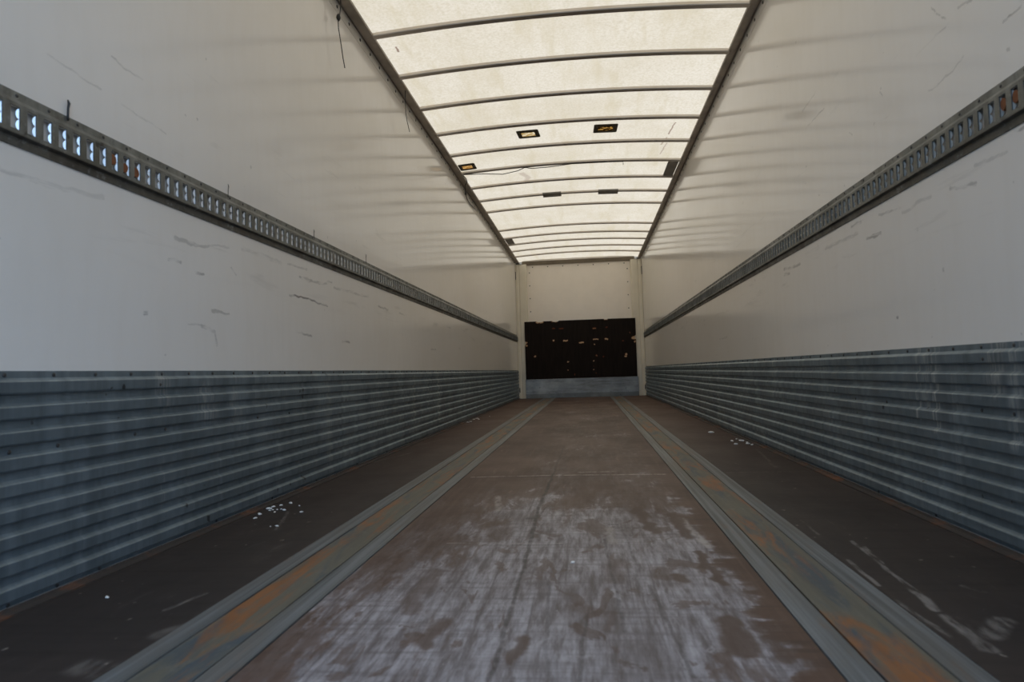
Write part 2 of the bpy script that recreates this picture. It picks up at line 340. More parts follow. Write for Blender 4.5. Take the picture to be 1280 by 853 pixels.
brk = t.step(t.noise((5.5, 2.4, 1), 1.9, 4, 0.6, 0.8, off=(6, 9, 0))[0], 0.57, 0.61, 0.0, 0.75)
c = t.mix(t.math('MULTIPLY', wear, t.math('SUBTRACT', 1.0, brk)), c, c_w)
far_st = t.math('MULTIPLY', t.step(t.noise((18, 2.6, 1), 1.2, 5, 0.6, off=(2, 5, 0))[0], 0.62, 0.76), t.step(y, 3.0, 9.0, 0.55, 0.15))
c = t.mix(far_st, c, (0.26, 0.19, 0.155))
orange = t.math('MULTIPLY', t.step(t.noise((6, 1.2, 1), 1.6, 5, 0.6, off=(8, 0, 0))[0], 0.60, 0.75), t.step(y, 5.0, 9.0, 0.0, 0.5))
c = t.mix(orange, c, (0.26, 0.12, 0.05))
pf = t.vmath('MULTIPLY', wobble(t, 0.025, 7), (1, 1, 0))
pale = t.segs(pf, [F(-.60,3.435,-.25,3.46,.014,.7), F(-.25,3.46,.35,3.447,.018,.75), F(-.05,3.55,.10,3.56,.035,.4), F(-.45,2.111,-.1,2.1,.008,.5),
    F(.30,2.45,.31,2.25,.02,.9), F(.31,2.25,.335,2.05,.02,.8), F(-.4,2.9,-.36,2.6,.02,.6), F(.05,2.3,.06,2.1,.025,.6)])
rag = t.step(t.noise((30, 9, 1), 1.5, 4)[0], 0.30, 0.60)
c = t.mix(t.math('MULTIPLY', pale, rag), c, (0.37, 0.33, 0.30))
pf2 = t.vmath('MULTIPLY', wobble(t, 0.09, 11), (1, 1, 0))
brown = t.segs(pf2, [F(.165,2.58,.19,2.25,.032,1), F(.285,2.5,.29,2.18,.035,1), F(.29,2.0,.305,1.72,.022,1), F(.215,1.78,.22,1.74,.03,1), F(.165,1.82,.175,1.76,.04,.8),
    F(.27,1.47,.26,1.30,.035,1), F(.32,1.45,.32,1.28,.03,.9), F(-.15,1.36,-.155,1.25,.025,.9), F(-.33,1.45,-.335,1.32,.03,.9), F(-.42,1.8,-.42,1.5,.035,.7),
    F(.06,1.9,.05,1.75,.04,.6), F(-.05,1.55,.0,1.50,.04,.6), F(-.30,2.3,-.32,2.15,.05,.7), F(.03,1.5,.03,1.4,.02,.6)])
c = t.mix(t.math('MULTIPLY', brown, 0.9), c, (0.080, 0.048, 0.036))
dark = t.math('MULTIPLY', t.step(t.noise((6, 26, 1), 1.0, 4, 0.65)[0], 0.38, 0.56, 0.45, 1.0), t.segs(pf, [F(-.185,4.8,-.195,3.5,.007,.6), F(-.195,3.5,-.207,2.56,.010,1), F(-.207,2.56,-.19,1.9,.010,.9), F(-.19,1.9,-.185,1.17,.008,.75), F(-.225,2.46,-.21,2.47,.028,.75),
    F(-.55,3.41,.35,3.42,.007,.6), F(-.25,2.085,-.10,2.088,.007,.6), F(.03,2.15,.055,1.4,.006,.5), F(-.02,1.5,-.04,1.15,.006,.5), F(.13,1.7,.16,1.2,.006,.5),
    F(-.17,2.7,-.20,2.45,.005,.6), F(.0,2.64,.1,2.645,.007,.6), F(.05,2.35,.08,2.35,.008,.7), F(-.12,1.75,-.09,1.2,.006,.4), F(.1,2.2,.11,1.9,.005,.4)]))
c = t.mix(t.math('MULTIPLY', dark, 0.85), c, (0.025, 0.02, 0.018))
M['floor'] = t.set(color=c, rough=t.step(cloud, 0.2, 0.8, 0.45, 0.60), spec=0.3)

# translucent glass-fibre roof sheet, dirty
t = NT('translucent_roof')
t.n.remove(t.b)
d1 = t.step(t.noise((1, 1, 1), 1.8, 6, 0.6)[0], 0.3, 0.75)
d2 = t.step(t.noise((1, 1, 1), 55, 4, 0.7)[0], 0.35, 0.72)
col = t.mix(d1, (0.485, 0.415, 0.325), (0.43, 0.36, 0.265))
col = t.mix(t.math('MULTIPLY', d2, 0.42), col, (0.31, 0.255, 0.16))
col = t.mix(t.step(t.noise((5, 0.7, 1), 1.5, 5, 0.65, off=(3, 2, 0))[0], 0.46, 0.72, 0, 0.5), col, (0.37, 0.30, 0.19))
col = t.mix(t.step(t.noise((16, 9, 1), 2.0, 5, 0.7, off=(1, 5, 0))[0], 0.50, 0.75, 0, 0.35), col, (0.33, 0.28, 0.19))
fl = t.segs(t.vmath('MULTIPLY', wobble(t, 0.04, 8), (1, 1, 0)),
    [F(-1.195,4.37,-1.197,4.44,.011,.9), F(.86,6.2,.84,6.5,.010,.8), F(.83,6.6,.80,6.8,.010,.7), F(.85,6.75,.82,7.1,.010,.5), F(-.66,7.55,-.60,7.75,.05,.35), F(-.60,7.75,-.66,7.9,.04,.35)])
col = t.mix(fl, col, (0.16, 0.10, 0.07))
tr = t.n.new('ShaderNodeBsdfTranslucent'); df = t.n.new('ShaderNodeBsdfDiffuse'); gl = t.n.new('ShaderNodeBsdfGlossy')
ms = t.n.new('ShaderNodeMixShader'); ms.inputs[0].default_value = 0.35
t.l.new(col, tr.inputs[0]); t.l.new(col, df.inputs[0])
t.l.new(tr.outputs[0], ms.inputs[1]); t.l.new(df.outputs[0], ms.inputs[2])
t.l.new(ms.outputs[0], t.n['Material Output'].inputs[0])
t.n.remove(gl)
M['roof'] = t.m

# ---------------------------------------------------------------- mesh helpers
class MB:
    def __init__(s): s.bm = bmesh.new()
    def box(s, x0, x1, y0, y1, z0, z1):
        v = [s.bm.verts.new((x, y, z)) for x in (x0, x1) for y in (y0, y1) for z in (z0, z1)]
        for f in ((0, 1, 3, 2), (4, 6, 7, 5), (0, 4, 5, 1), (2, 3, 7, 6), (0, 2, 6, 4), (1, 5, 7, 3)):
            s.bm.faces.new([v[i] for i in f])
        return s
    def prism(s, pts, axis, a, b):
        """closed 2D outline extruded along an axis"""
        def P(p, h): return {'x': (h, p[0], p[1]), 'y': (p[0], h, p[1]), 'z': (p[0], p[1], h)}[axis]
        A = [s.bm.verts.new(P(p, a)) for p in pts]; B = [s.bm.verts.new(P(p, b)) for p in pts]
        n = len(pts)
        for i in range(n): s.bm.faces.new((A[i], A[(i + 1) % n], B[(i + 1) % n], B[i]))
        s.bm.faces.new(A[::-1]); s.bm.faces.new(B)
        return s
    def sweep(s, ring, path):
        """ring of (u, v) -> at each path point a callable placing it"""
        R = [[s.bm.verts.new(f(p)) for p in ring] for f in path]
        n = len(ring)
        for a, b in zip(R, R[1:]):
            for i in range(n): s.bm.faces.new((a[i], a[(i + 1) % n], b[(i + 1) % n], b[i]))
        s.bm.faces.new(R[0][::-1]); s.bm.faces.new(R[-1])
        return s
    def tube(s, pts, r, n=8):
        pts = [Vector(p) for p in pts]; fr = []
        ref = Vector((0.31, 0.87, 0.39)).normalized()
        for i, p in enumerate(pts):
            d = (pts[min(i + 1, len(pts) - 1)] - pts[max(i - 1, 0)]).normalized()
            u = d.cross(ref).normalized(); w = d.cross(u)
            rr = r[i] if isinstance(r, (list, tuple)) else r
            fr.append(lambda q, p=p, u=u, w=w, rr=rr: p + (u * q[0] + w * q[1]) * rr)
        ring = [(math.cos(2 * math.pi * k / n), math.sin(2 * math.pi * k / n)) for k in range(n)]
        return s.sweep(ring, fr)
    def dome(s, c, axis, r, h, n=10):
        """low rivet head standing off a face along axis (unit vector)"""
        ax = Vector(axis); u = ax.orthogonal().normalized(); w = ax.cross(u); c = Vector(c)
        rings = []
        for rr, hh in ((1, 0), (1, 0.35), (0.75, 0.8), (0.35, 1.0)):
            rings.append([s.bm.verts.new(c + ax * h * hh + (u * math.cos(2*math.pi*k/n) + w * math.sin(2*math.pi*k/n)) * r * rr) for k in range(n)])
        for a, b in zip(rings, rings[1:]):
            for i in range(n): s.bm.faces.new((a[i], a[(i+1) % n], b[(i+1) % n], b[i]))
        s.bm.faces.new(rings[0][::-1]); s.bm.faces.new(rings[-1])
        return s
    def build(s, name, mat, parent=None, bevel=0.0, smooth=False, loc=None):
        bmesh.ops.recalc_face_normals(s.bm, faces=s.bm.faces)
        me = bpy.data.meshes.new(name); s.bm.to_mesh(me); s.bm.free()
        me.materials.append(M[mat] if isinstance(mat, str) else mat)
        if smooth:
            for f in me.polygons: f.use_smooth = True
        o = bpy.data.objects.new(name, me); COL.objects.link(o)
        if parent: o.parent = parent
        if loc: o.location = loc
        if bevel:
            b = o.modifiers.new('bevel', 'BEVEL'); b.width = bevel; b.segments = 2; b.limit_method = 'ANGLE'
        return o

def tag(o, label=None, cat=None, group=None, kind=None):
    if label: o['label'] = label
    if cat: o['category'] = cat
    if group: o['group'] = group
    if kind: o['kind'] = kind
    return o
def struct(o): o['kind'] = 'structure'; return o
def empty(name, loc, label, cat, group=None):
    o = bpy.data.objects.new(name, None); o.empty_display_size = 0.1; COL.objects.link(o); o.location = loc
    return tag(o, label, cat, group)
def dup(o, loc):
    c = o.copy(); COL.objects.link(c); c.location = loc
    for ch in list(o.children):
        k = ch.copy(); COL.objects.link(k); k.parent = c
        for g in ch.children:
            q = g.copy(); COL.objects.link(q); q.parent = k
    return c
def copy_part(o, loc):
    c = o.copy(); COL.objects.link(c); c.location = loc; return c

# ---------------------------------------------------------------- the setting
# tracks let into the floor: x ranges
TR = ((XC - 0.760, XC - 0.518), (XC + 0.535, XC + 0.770))
b = MB()
b.box(XL - .05, XR + .05, REAR, FRONT + .05, -.12, -.026)
for x0, x1 in ((XL - .05, TR[0][0] - .003), (TR[0][1] + .003, TR[1][0] - .003), (TR[1][1] + .003, XR + .05)):
    b.box(x0, x1, REAR, FRONT + .05, -.026, 0.0)
fl = struct(b.build('floor', 'floor_side')); fl.data.materials.append(M['floor'])
for f in fl.data.polygons:
    if TR[0][1] < f.center.x < TR[1][0] and f.center.z > -.02: f.material_index = 1
struct(MB().box(XL - .05, XL, REAR, FRONT + .05, 0, H + .03).build('wall_left', 'wall_left'))
struct(MB().box(XR, XR + .05, REAR, FRONT + .05, 0, H + .03).build('wall_right', 'wall_right'))
wb = struct(MB().box(XL, XR, FRONT, FRONT + .05, 0, H + .10).build('wall_front', 'front_wall'))

def arch(x): return 0.047 * (1 - ((x - XC) / 1.17) ** 2)
RZ = 2.7185
bm = bmesh.new()
xs = [XL - .04 + (XR - XL + .08) * i / 24 for i in range(25)]
ys = [REAR + (FRONT + .05 - REAR) * i / 40 for i in range(41)]
g = [[bm.verts.new((x, y, max(RZ + arch(x), RZ - .004))) for x in xs] for y in ys]
for a, c2 in zip(g, g[1:]):
    for i in range(24): bm.faces.new((a[i], a[i + 1], c2[i + 1], c2[i]))
mb = MB(); mb.bm.free(); mb.bm = bm
struct(mb.build('ceiling', 'roof', smooth=True))
# rusty angle strips along the foot of both side walls
for nm, x0, s in (('baseboard_left', XL, 1), ('baseboard_right', XR, -1)):
    pts = [(x0 + s * .010, 0.0), (x0 + s * .040, 0.0), (x0 + s * .040, .004), (x0 + s * .016, .005), (x0 + s * .014, .012), (x0 + s * .010, .012)]
    struct(MB().prism(pts, 'y', REAR, 13.40).build(nm, 'angle'))

# ---------------------------------------------------------------- corrugated kick panels
def kick_profile():
    """(stand-off, z) outline of the ribbed face, from top to bottom"""
    p = [(.000, .564), (.003, .564), (.003, .549)]
    for i in range(9):
        zt = .541 - i * .0605
        p += [(.003, zt + .006), (.0135, zt - .001), (.0150, zt - .004), (.0140, zt - .029), (.0125, zt - .0325), (.003, zt - .0345)]
    p += [(.003, .012), (.000, .012)]
    return p
KP = kick_profile()
for side, X, s in (('left', XL, 1), ('right', XR, -1)):
    root = empty('kick_panel', (X + s * .001, 6.6, 0), f'dark corrugated galvanised steel panel along the foot of the {side} wall', 'wall panel')
    pts = [(s * d, z) for d, z in KP]
    pm = MB().prism(pts, 'y', REAR - 6.6, 13.40 - 6.6).build('corrugated_sheet', 'kick_' + side, root)
    # the sheet's texture runs in world metres
    pm.data.transform(Matrix.Translation((X, 6.6, 0))); pm.location = (-X, -6.6, 0)
    rv = MB().dome((0, 0, 0), (s, 0, 0), .0055, .003).build('rivet', 'dark', root, loc=(s * .003, 1.465 - 6.6, .554))
    for i in range(1, 80):
        yy = 1.465 + .1495 * i
        if yy < 13.3: copy_part(rv, (s * .003, yy - 6.6, .554))
    for yy in (1.477, 1.626, 1.777, 2.378, 2.82, 3.3, 3.9, 4.5, 5.1):
        copy_part(rv, (s * .003, yy - 6.6, .017))
    for yy, zz in ((1.479, .372), (1.628, .372), (2.079, .375), (1.93, .373), (2.04, .52), (2.70, .37), (3.0, .37)):
        q = copy_part(rv, (s * (.013 if zz > .5 else .003), yy - 6.6, zz))

# ---------------------------------------------------------------- lashing rails
PITCH = .0501
def lashing_rail(side, X, s, y_first, rusts):
    root = empty('lashing_rail', (X, 6.6, 1.18), f'slotted galvanised lashing rail running along the {side} wall', 'rail')
    Y0, Y1 = REAR - 6.6, 13.42 - 6.6
    o = -1.18
    def out(name, mb_, mat):
        ob = mb_.build(name, mat, root); return ob
    fx = lambda d: s * d
    WF, WB = .016, .013          # front and back of the slotted web
    out('upper_flange', MB().prism([(fx(0), 1.212+o), (fx(0), 1.248+o), (fx(.003), 1.248+o), (fx(.0035), 1.228+o), (fx(.014), 1.2145+o), (fx(WF), 1.2140+o), (fx(WF), 1.2115+o), (fx(.012), 1.2115+o), (fx(.003), 1.220+o), (fx(.003), 1.212+o)], 'y', Y0, Y1), 'rail')
    out('lower_flange', MB().prism([(fx(0), 1.112+o), (fx(.004), 1.112+o), (fx(.005), 1.1335+o), (fx(.013), 1.137+o), (fx(WF), 1.138+o), (fx(WF), 1.141+o), (fx(.013), 1.141+o), (fx(.0), 1.139+o)], 'y', Y0, Y1), 'rail_low')
    w = MB()
    zt, zb = 1.2055 + o, 1.1495 + o
    w.box(*sorted((fx(WB), fx(WF))), Y0, Y1, zt, 1.2115 + o)
    w.box(*sorted((fx(WB), fx(WF))), Y0, Y1, 1.141 + o, zb)
    lip = MB()
    n0 = int((REAR + .03 - y_first) / PITCH); i = n0
    hw = .0140
    while y_first + PITCH * i < 13.36:
        yc = y_first + PITCH * i - 6.6
        # post between this slot and the next
        w.box(*sorted((fx(WB), fx(WF))), yc + hw, yc + PITCH - hw, zb, zt)
        # lip folded back under the far edge of the slot, cut to two lobes
        va = []; vb = []
        for q in range(17):
            u = q / 16; zz = zb + .001 + (zt - zb - .002) * u
            d = .0008 + .0068 * abs(math.sin(2 * math.pi * u)) ** 0.6
            c = math.sqrt(.5)
            va.append([lip.bm.verts.new((fx(WB - .0003), yc + hw + .0015, zz)), lip.bm.verts.new((fx(WB - .0003 - d * c), yc + hw + .0015 - d * c, zz))])
            vb.append([lip.bm.verts.new((fx(WB - .0018), yc + hw + .0025, zz)), lip.bm.verts.new((fx(WB - .0013 - d * c), yc + hw + .0025 - d * c, zz))])
        for A, B_ in zip(range(16), range(1, 17)):
            lip.bm.faces.new((va[A][0], va[B_][0], va[B_][1], va[A][1])); lip.bm.faces.new((vb[A][0], vb[A][1], vb[B_][1], vb[B_][0]))
            lip.bm.faces.new((va[A][1], va[B_][1], vb[B_][1], vb[A][1])); lip.bm.faces.new((va[A][0], vb[A][0], vb[B_][0], va[B_][0]))
        for A in (0, 16): lip.bm.faces.new((va[A][0], va[A][1], vb[A][1], vb[A][0]))
        i += 1
    lip.box(*sorted((fx(WB - .0035), fx(WB - .0002))), Y0, Y1, zt - .002, zt + .003)
    out('slotted_web', w, 'rail'); out('slot_lips', lip, 'lip' if s > 0 else 'lip_shaded')  # left lips plain zinc, right lips the copy with shade in its colour
    bt = MB().dome((0, 0, 0), (s, 0, 0), .0045, .003).build('bolt', 'dark', root, loc=(fx(.003), 1.40 - 6.6, 1.238 + o))
    for q in range(1, 60): copy_part(bt, (fx(.003), 1.40 + .1002 * q - 6.6, 1.238 + o))
    for yy, zz in rusts:
        r = MB()
        pts = [(yy - 6.6 + .015 * math.cos(a) * (.8 + .3 * random.random()), zz + o + .017 * math.sin(a) * (.8 + .3 * random.random())) for a in [2 * math.pi * q / 9 for q in range(9)]]
        r.prism(pts, 'x', *sorted((fx(.0035), fx(.0125))))
        tag(r.build('rusted_tongue', 'rust', root), 'rusty orange tongue in a slot')
    return root
lashing_rail('left', XL, 1, 1.482, ((1.829, 1.182), (1.880, 1.172), (1.931, 1.172)))
lashing_rail('right', XR, -1, 1.826, ((1.829, 1.182), (1.879, 1.182)))

# ---------------------------------------------------------------- cant rails under the roof edge
for side, X, s, y0r, dy in (('left', XL, 1, 3.724, .2015), ('right', XR, -1, 4.096, .2005)):
    root = empty('cant_rail', (X, 6.6, H), f'long brownish grey metal edge rail where the roof meets the {side} wall', 'rail')
    w = .080 if s > 0 else .066
    Y0, Y1 = REAR - 6.6, 13.50 - 6.6
    pts = [(s * .016, .004), (s * .020, 0), (s * (w - .003), 0), (s * w, .003), (s * w, .018), (s * 0, .018), (s * 0, .012), (s * .012, .012)]
    MB().prism(pts, 'y', Y0, Y1).build('rail_section', 'cant', root)
    st = MB().prism([(0, -.058), (s * .002, -.058), (s * .002, .011), (0, .011)], 'y', Y0, 13.38 - 6.6).build('wall_flange', 'white_strip', root)
    rv = MB().dome((0, 0, 0), (s, 0, 0), .010, .005).build('rivet', 'dark', root, loc=(s * .002, y0r - 6.6, -.026))
    q = 1
    while y0r + dy * q < 13.3: copy_part(rv, (s * .002, y0r + dy * q - 6.6, -.026)); q += 1
    for q in range(1, 12): copy_part(rv, (s * .002, y0r - dy * q - 6.6, -.026))

# ---------------------------------------------------------------- arched roof bows
def make_bow():
    root = empty('roof_bow', (XC, 4.15, RZ), 'x', 'roof bow', 'arched bows carrying the roof')
    ring = [(-.004, .000), (-.004, -.017), (0, -.0225), (.004, -.024), (.036, -.024), (.040, -.022), (.040, .000)]
    ring = [(-.001, -.0005), (-.001, -.017), (.0015, -.0225), (.006, -.0245), (.041, -.0245), (.0445, -.022), (.046, -.018), (.046, -.0005)]
    x0, x1 = XL + .070 - XC, XR - .056 - XC
    path = []
    for i in range(33):
        x = x0 + (x1 - x0) * i / 32
        path.append(lambda p, x=x: (x, p[0], p[1] + arch(x + XC)))
    MB().sweep(ring, path).build('bow_tube', 'bow', root)
    for sgn, xx in ((1, x0), (-1, x1)):
        f = MB().box(*sorted((xx - sgn * .012, xx + sgn * .004)), -.004, .049, -.0265, .0).build('end_shoe', 'cant', root, bevel=.001)
    return root
bow = make_bow()
bys = [4.150 + .6165 * k for k in range(9)] + [10.335, 10.965, 11.55, 12.17, 12.76]
ordn = ['nearest', 'second', 'third', 'fourth', 'fifth', 'sixth', 'seventh', 'eighth', 'ninth', 'tenth', 'eleventh', 'twelfth', 'thirteenth', 'farthest']
extra = {3: ' just before the two riveted plates', 4: ' just beyond the two riveted plates', 5: ' with a loose wire drooping from it', 7: ' with two grey cover plates on it',
         8: ' with the wide roof bay beyond it', 9: ' just past the wide bay'}
for i, yy in enumerate(bys):
    o = bow if i == 0 else dup(bow, (XC, yy, RZ))
    if i == 0: o['label'] = 'arched grey roof bow nearest the camera, thickest in the photo'
    elif i == 13: o['label'] = 'arched grey roof bow farthest away, next to the front wall header'
    else: o['label'] = f'arched grey roof bow, {ordn[i]} from the camera' + extra.get(i, '')
for q in range(1, 7):
    o = dup(bow, (XC, 4.150 - .6165 * q, RZ)); o['label'] = 'arched grey roof bow beyond the top edge of the photo'

# ---------------------------------------------------------------- steel tracks let into the floor
for side, (x0, x1) in zip(('left', 'right'), TR):
    root = empty('floor_track', ((x0 + x1) / 2, 6.6, 0), f'{side} steel track let into the floor, rusty channel between two pale strips', 'floor track')
    xc = (x0 + x1) / 2; Y0, Y1 = REAR, 13.44
    w = .057
    for a, c2 in ((x0, x0 + w), (x1 - w, x1)):
        o = MB().box(a, c2, Y0, Y1, -.026, .0015).build('edge_strip', 'track_strip', root, loc=(-xc, -6.6, 0))
    tag(MB().box(x0 + w + (.0008 if side == 'left' else .007), x1 - w - (.007 if side == 'left' else .0008), Y0, Y1, -.026, -.0015).build('channel_plate', 'channel', root, loc=(-xc, -6.6, 0)), 'rust streaked olive channel plate')

# ---------------------------------------------------------------- front wall fittings
rv = MB().dome((0, 0, 0), (0, -1, 0), .011, .006).build('rivet', 'dark', wb, loc=(-1.029, FRONT, 2.612))
for q in range(1, 7): copy_part(rv, (-1.029 + .3015 * q, FRONT, 2.612))
for zz in (2.502, 2.242, 1.985, 1.722): copy_part(rv, (-1.097, FRONT, zz)); copy_part(rv, (.839, FRONT, zz - .004))
for side, s, xa, xb in (('left', 1, XL, -1.145), ('right', -1, XR, .895)):
    root = empty('corner_post', ((xa + xb) / 2, 13.48, 0), f'cream painted corner post at the {side} end of the front wall', 'post')
    ox = (xa + xb) / 2
    P = lambda d, y: (xa + s * d - ox, y - 13.48)
    wd2 = abs(xb - xa)
    pts = [P(.001, 13.549), P(.001, 13.43), P(.010, 13.425), P(.045, 13.425), P(.055, 13.432), P(.075, 13.432), P(.085, 13.425), P(wd2 - .02, 13.425), P(wd2, 13.445), P(wd2, 13.549)]
    MB().prism(pts, 'z', .001, 2.66).build('post_section', 'post', root)
    MB().box(*sorted((xa + s * .012 - ox, xa + s * .030 - ox)), 13.420 - 13.48, 13.4255 - 13.48, .12, .21).build('lashing_eye', 'dark', root, bevel=.002)
    MB().box(*sorted((xa + s * .002 - ox, xa + s * .012 - ox)), 13.420 - 13.48, 13.431 - 13.48, 2.36, 2.52).build('seam_gap', 'dark', root)
root = empty('plywood_board', (-.135, 13.405, .38), 'near black plywood board with chipped edges on the front wall', 'board')
bm_ = MB()
xa, xb, za, zb = -1.217, .946, .372, 1.512
top = [(xa, za), (xb, za), (xb, 1.09), (xb - .018, 1.11), (xb - .022, 1.16), (xb, 1.18), (xb, zb - .004)]
for xx, dz in ((.42, 0), (.40, .012), (.36, .012), (.34, 0), (-.53, 0), (-.56, .018), (-.64, .02), (-.67, .002), (-.84, .002), (-.87, .02), (-.95, .02), (-.98, 0)):
    top.append((xx, zb - dz))
top += [(xa, zb), (xa, 1.13), (xa + .014, 1.11), (xa + .012, 1.06), (xa, 1.04)]
bo = bm_.prism(top, 'y', 13.400, 13.418).build('board', 'ply', root, loc=(.135, -13.405, -.38))
root = empty('steel_plate', (-.13, 13.41, 0), 'pale scuffed galvanised plate below the dark board', 'steel plate')
MB().box(-1.225 + .13, .965 + .13, -.016, .008, .001, .371).build('plate', 'plate', root, bevel=.002)
MB().box(-1.225 + .13, .965 + .13, -.020, -.0161, .001, .085).build('foot_strip', 'strip', root, bevel=.0015)
root = empty('header_beam', (XC, 13.5, 2.66), 'brown header beam across the top of the front wall', 'beam')
hx0, hx1 = -1.23 - XC, .975 - XC
pts = [(.05, -.002), (.012, -.002), (.0, .004), (-.045, .055), (-.050, .060), (-.050, .085), (.05, .085)]
MB().prism([(p[0], p[1]) for p in pts], 'x', hx0, hx1).build('beam_section', 'header', root)
MB().box(hx0, hx1, -.054, -.0502, .058, .088).build('drip_strip', 'bow', root)
for side, xa2, xb2, s in (('left', -1.355, -1.235, 1), ('right', .98, 1.098, -1)):
    root = empty('corner_bracket', ((xa2 + xb2) / 2, 13.46, 2.66), f'shiny galvanised bracket at the {side} end of the brown header beam', 'bracket')
    hw2 = (xb2 - xa2) / 2
    MB().box(-hw2, hw2, -.05, .045, .010, .0325).build('bracket_arm', 'patch', root, bevel=.003)
    MB().prism([(-.055, .004), (-.050, .0), (-.045, .005), (-.045, .0325), (-.055, .0325)], 'x', *sorted((s * hw2 * .35, s * hw2 * 1.0))).build('bracket_tab', 'bracket', root)

# ---------------------------------------------------------------- repair plates on the roof
def roof_plate(name, label, cat, x0, x1, y0, y1, skew, kind):
    xm, ym = (x0 + x1) / 2, (y0 + y1) / 2
    zt = RZ + arch(xm) - .001
    root = empty(name, (xm, ym, zt), label, cat)
    hx, hy = (x1 - x0) / 2, (y1 - y0) / 2
    slope = (arch(x1) - arch(x0)) / (x1 - x0)
    def outline(ax, ay, c=.012):
        r = [(-ax + c, -ay), (ax - c, -ay), (ax, -ay + c), (ax, ay - c), (ax - c, ay), (-ax + c, ay), (-ax, ay - c), (-ax, -ay + c)]
        return [(p[0] + skew * p[1], p[1]) for p in r]
    def fin(ob): ob.rotation_euler = (0, -math.atan(slope), 0); return ob
    if kind == 'vent':
        mm = MB()
        A = outline(hx, hy); Bq = outline(hx * .62, hy * .55, .006)
        va = [mm.bm.verts.new((p[0], p[1], 0)) for p in A]; vb = [mm.bm.verts.new((p[0], p[1], -.006)) for p in A]
        vc = [mm.bm.verts.new((p[0], p[1], -.009)) for p in Bq]; vd = [mm.bm.verts.new((p[0], p[1], 0)) for p in Bq]
        for i in range(8):
            j = (i + 1) % 8
            mm.bm.faces.new((va[i], va[j], vb[j], vb[i])); mm.bm.faces.new((vb[i], vb[j], vc[j], vc[i])); mm.bm.faces.new((vc[i], vc[j], vd[j], vd[i]))
        fin(mm.build('frame', M['olive'], root))
        fin(MB().prism(outline(hx * .62, hy * .55, .006), 'z', -.004, -.001).build('inset', M['inset'], root))
    else:
        fin(MB().prism(outline(hx, hy), 'z', -.008, -.001).build('sheet', M[kind], root, bevel=.001))
    for px_, py_ in ((-.8, -.7), (.8, -.7), (.8, .7), (-.8, .7)):
        fin(MB().dome((px_ * hx + skew * py_ * hy, py_ * hy, -.006), (0, 0, -1), .006, .004).build('rivet', 'dark', root))
    return root
M['olive'] = paint_mat('olive_steel', (0.085, 0.066, 0.036), 0.55, 0.25)
def resin(name, a, b_, lo, hi):
    t = NT(name); t.n.remove(t.b); q = t.n.new('ShaderNodeBsdfTranslucent')
    r = t.step(t.vmath('LENGTH', t.vmath('MULTIPLY', t.co, (1, 1.4, 0))), lo, hi) if False else t.step(t.noise((1, 1, 1), 26, 3)[0], lo, hi)
    t.l.new(t.mix(r, a, b_), q.inputs[0]); t.l.new(q.outputs[0], t.n['Material Output'].inputs[0]); return t.m
M['inset'] = resin('pale_resin', (.75, .62, .38), (1, .98, .92), .45, .58)
M['tan'] = resin('brown_resin', (.10, .055, .02), (.80, .62, .32), .45, .60)
M['tan_patch'] = resin('tan_resin', (.62, .42, .2), (.95, .8, .55), .40, .62)
r1 = roof_plate('roof_vent', 'olive framed roof plate with a bright opening, left of the pair', 'roof plate', -.580, -.376, 6.205, 6.405, .06, 'vent')
r2 = roof_plate('roof_vent', 'olive framed roof plate with a brown worn middle, right of the pair', 'roof plate', .132, .350, 6.19, 6.40, -.04, 'vent')
for ch in r2.children:
    if ch.name.startswith('inset'): ch.data.materials[0] = M['tan']
r3 = roof_plate('roof_vent', 'brown and tan roof plate half behind the left edge rail', 'roof plate', -1.285, -1.11, 6.98, 7.18, 0, 'vent')
for ch in r3.children:
    if ch.name.startswith('inset'): ch.data.materials[0] = M['tan_patch']
roof_plate('roof_patch', 'square grey roof plate beside the right edge rail', 'roof plate', .930, 1.04, 7.28, 7.86, 0, 'patch')
roof_plate('roof_patch', 'dark grey roof plate beside the left edge rail near the front wall', 'roof plate', -1.285, -1.165, 10.98, 11.53, 0, 'patch')
for x0, x1, side in ((-.485, -.255, 'left'), (.205, .45, 'right')):
    xm = (x0 + x1) / 2; zz = RZ + arch(xm) - .0245
    root = empty('bow_cover', (xm, bys[7] + .02, zz), f'{side} one of two small grey cover plates clipped over the same roof bow', 'cover plate')
    sl = math.atan((arch(x1) - arch(x0)) / (x1 - x0)); hx = (x1 - x0) / 2
    MB().box(-hx, hx, -.075, .095, -.006, -.001).build('cover', 'patch', root, bevel=.002).rotation_euler = (0, -sl, 0)
    MB().box(-hx, hx, -.077, -.073, -.004, .012).build('edge_fold', 'patch', root).rotation_euler = (0, -sl, 0)

# ---------------------------------------------------------------- cables and ties
def cable(name, label, cat, pts, r, part=None, knot=None, mat='black'):
    o = Vector(pts[0])
    root = empty(name, o, label, cat)
    MB().tube([Vector(p) - o for p in pts], r).build('strand', mat, root, smooth=True)
    if knot:
        k = Vector(knot) - o
        MB().tube([k + Vector((0, 0, .022)), k + Vector((0, 0, .012)), k, k - Vector((0, 0, .012)), k - Vector((0, 0, .022))], [.003, .010, .013, .010, .003]).build('knot', mat, root, smooth=True)
    return root
cable('hanging_cord', 'black knotted cord hanging from the left edge rail', 'cord',
      [(XL + .045, 3.668, 2.6935), (XL + .046, 3.668, 2.64), (XL + .043, 3.655, 2.58), (XL + .036, 3.645, 2.555), (XL + .036, 3.650, 2.50), (XL + .040, 3.675, 2.42), (XL + .041, 3.70, 2.35), (XL + .040, 3.73, 2.305)],
      .0028, knot=(XL + .038, 3.647, 2.56))
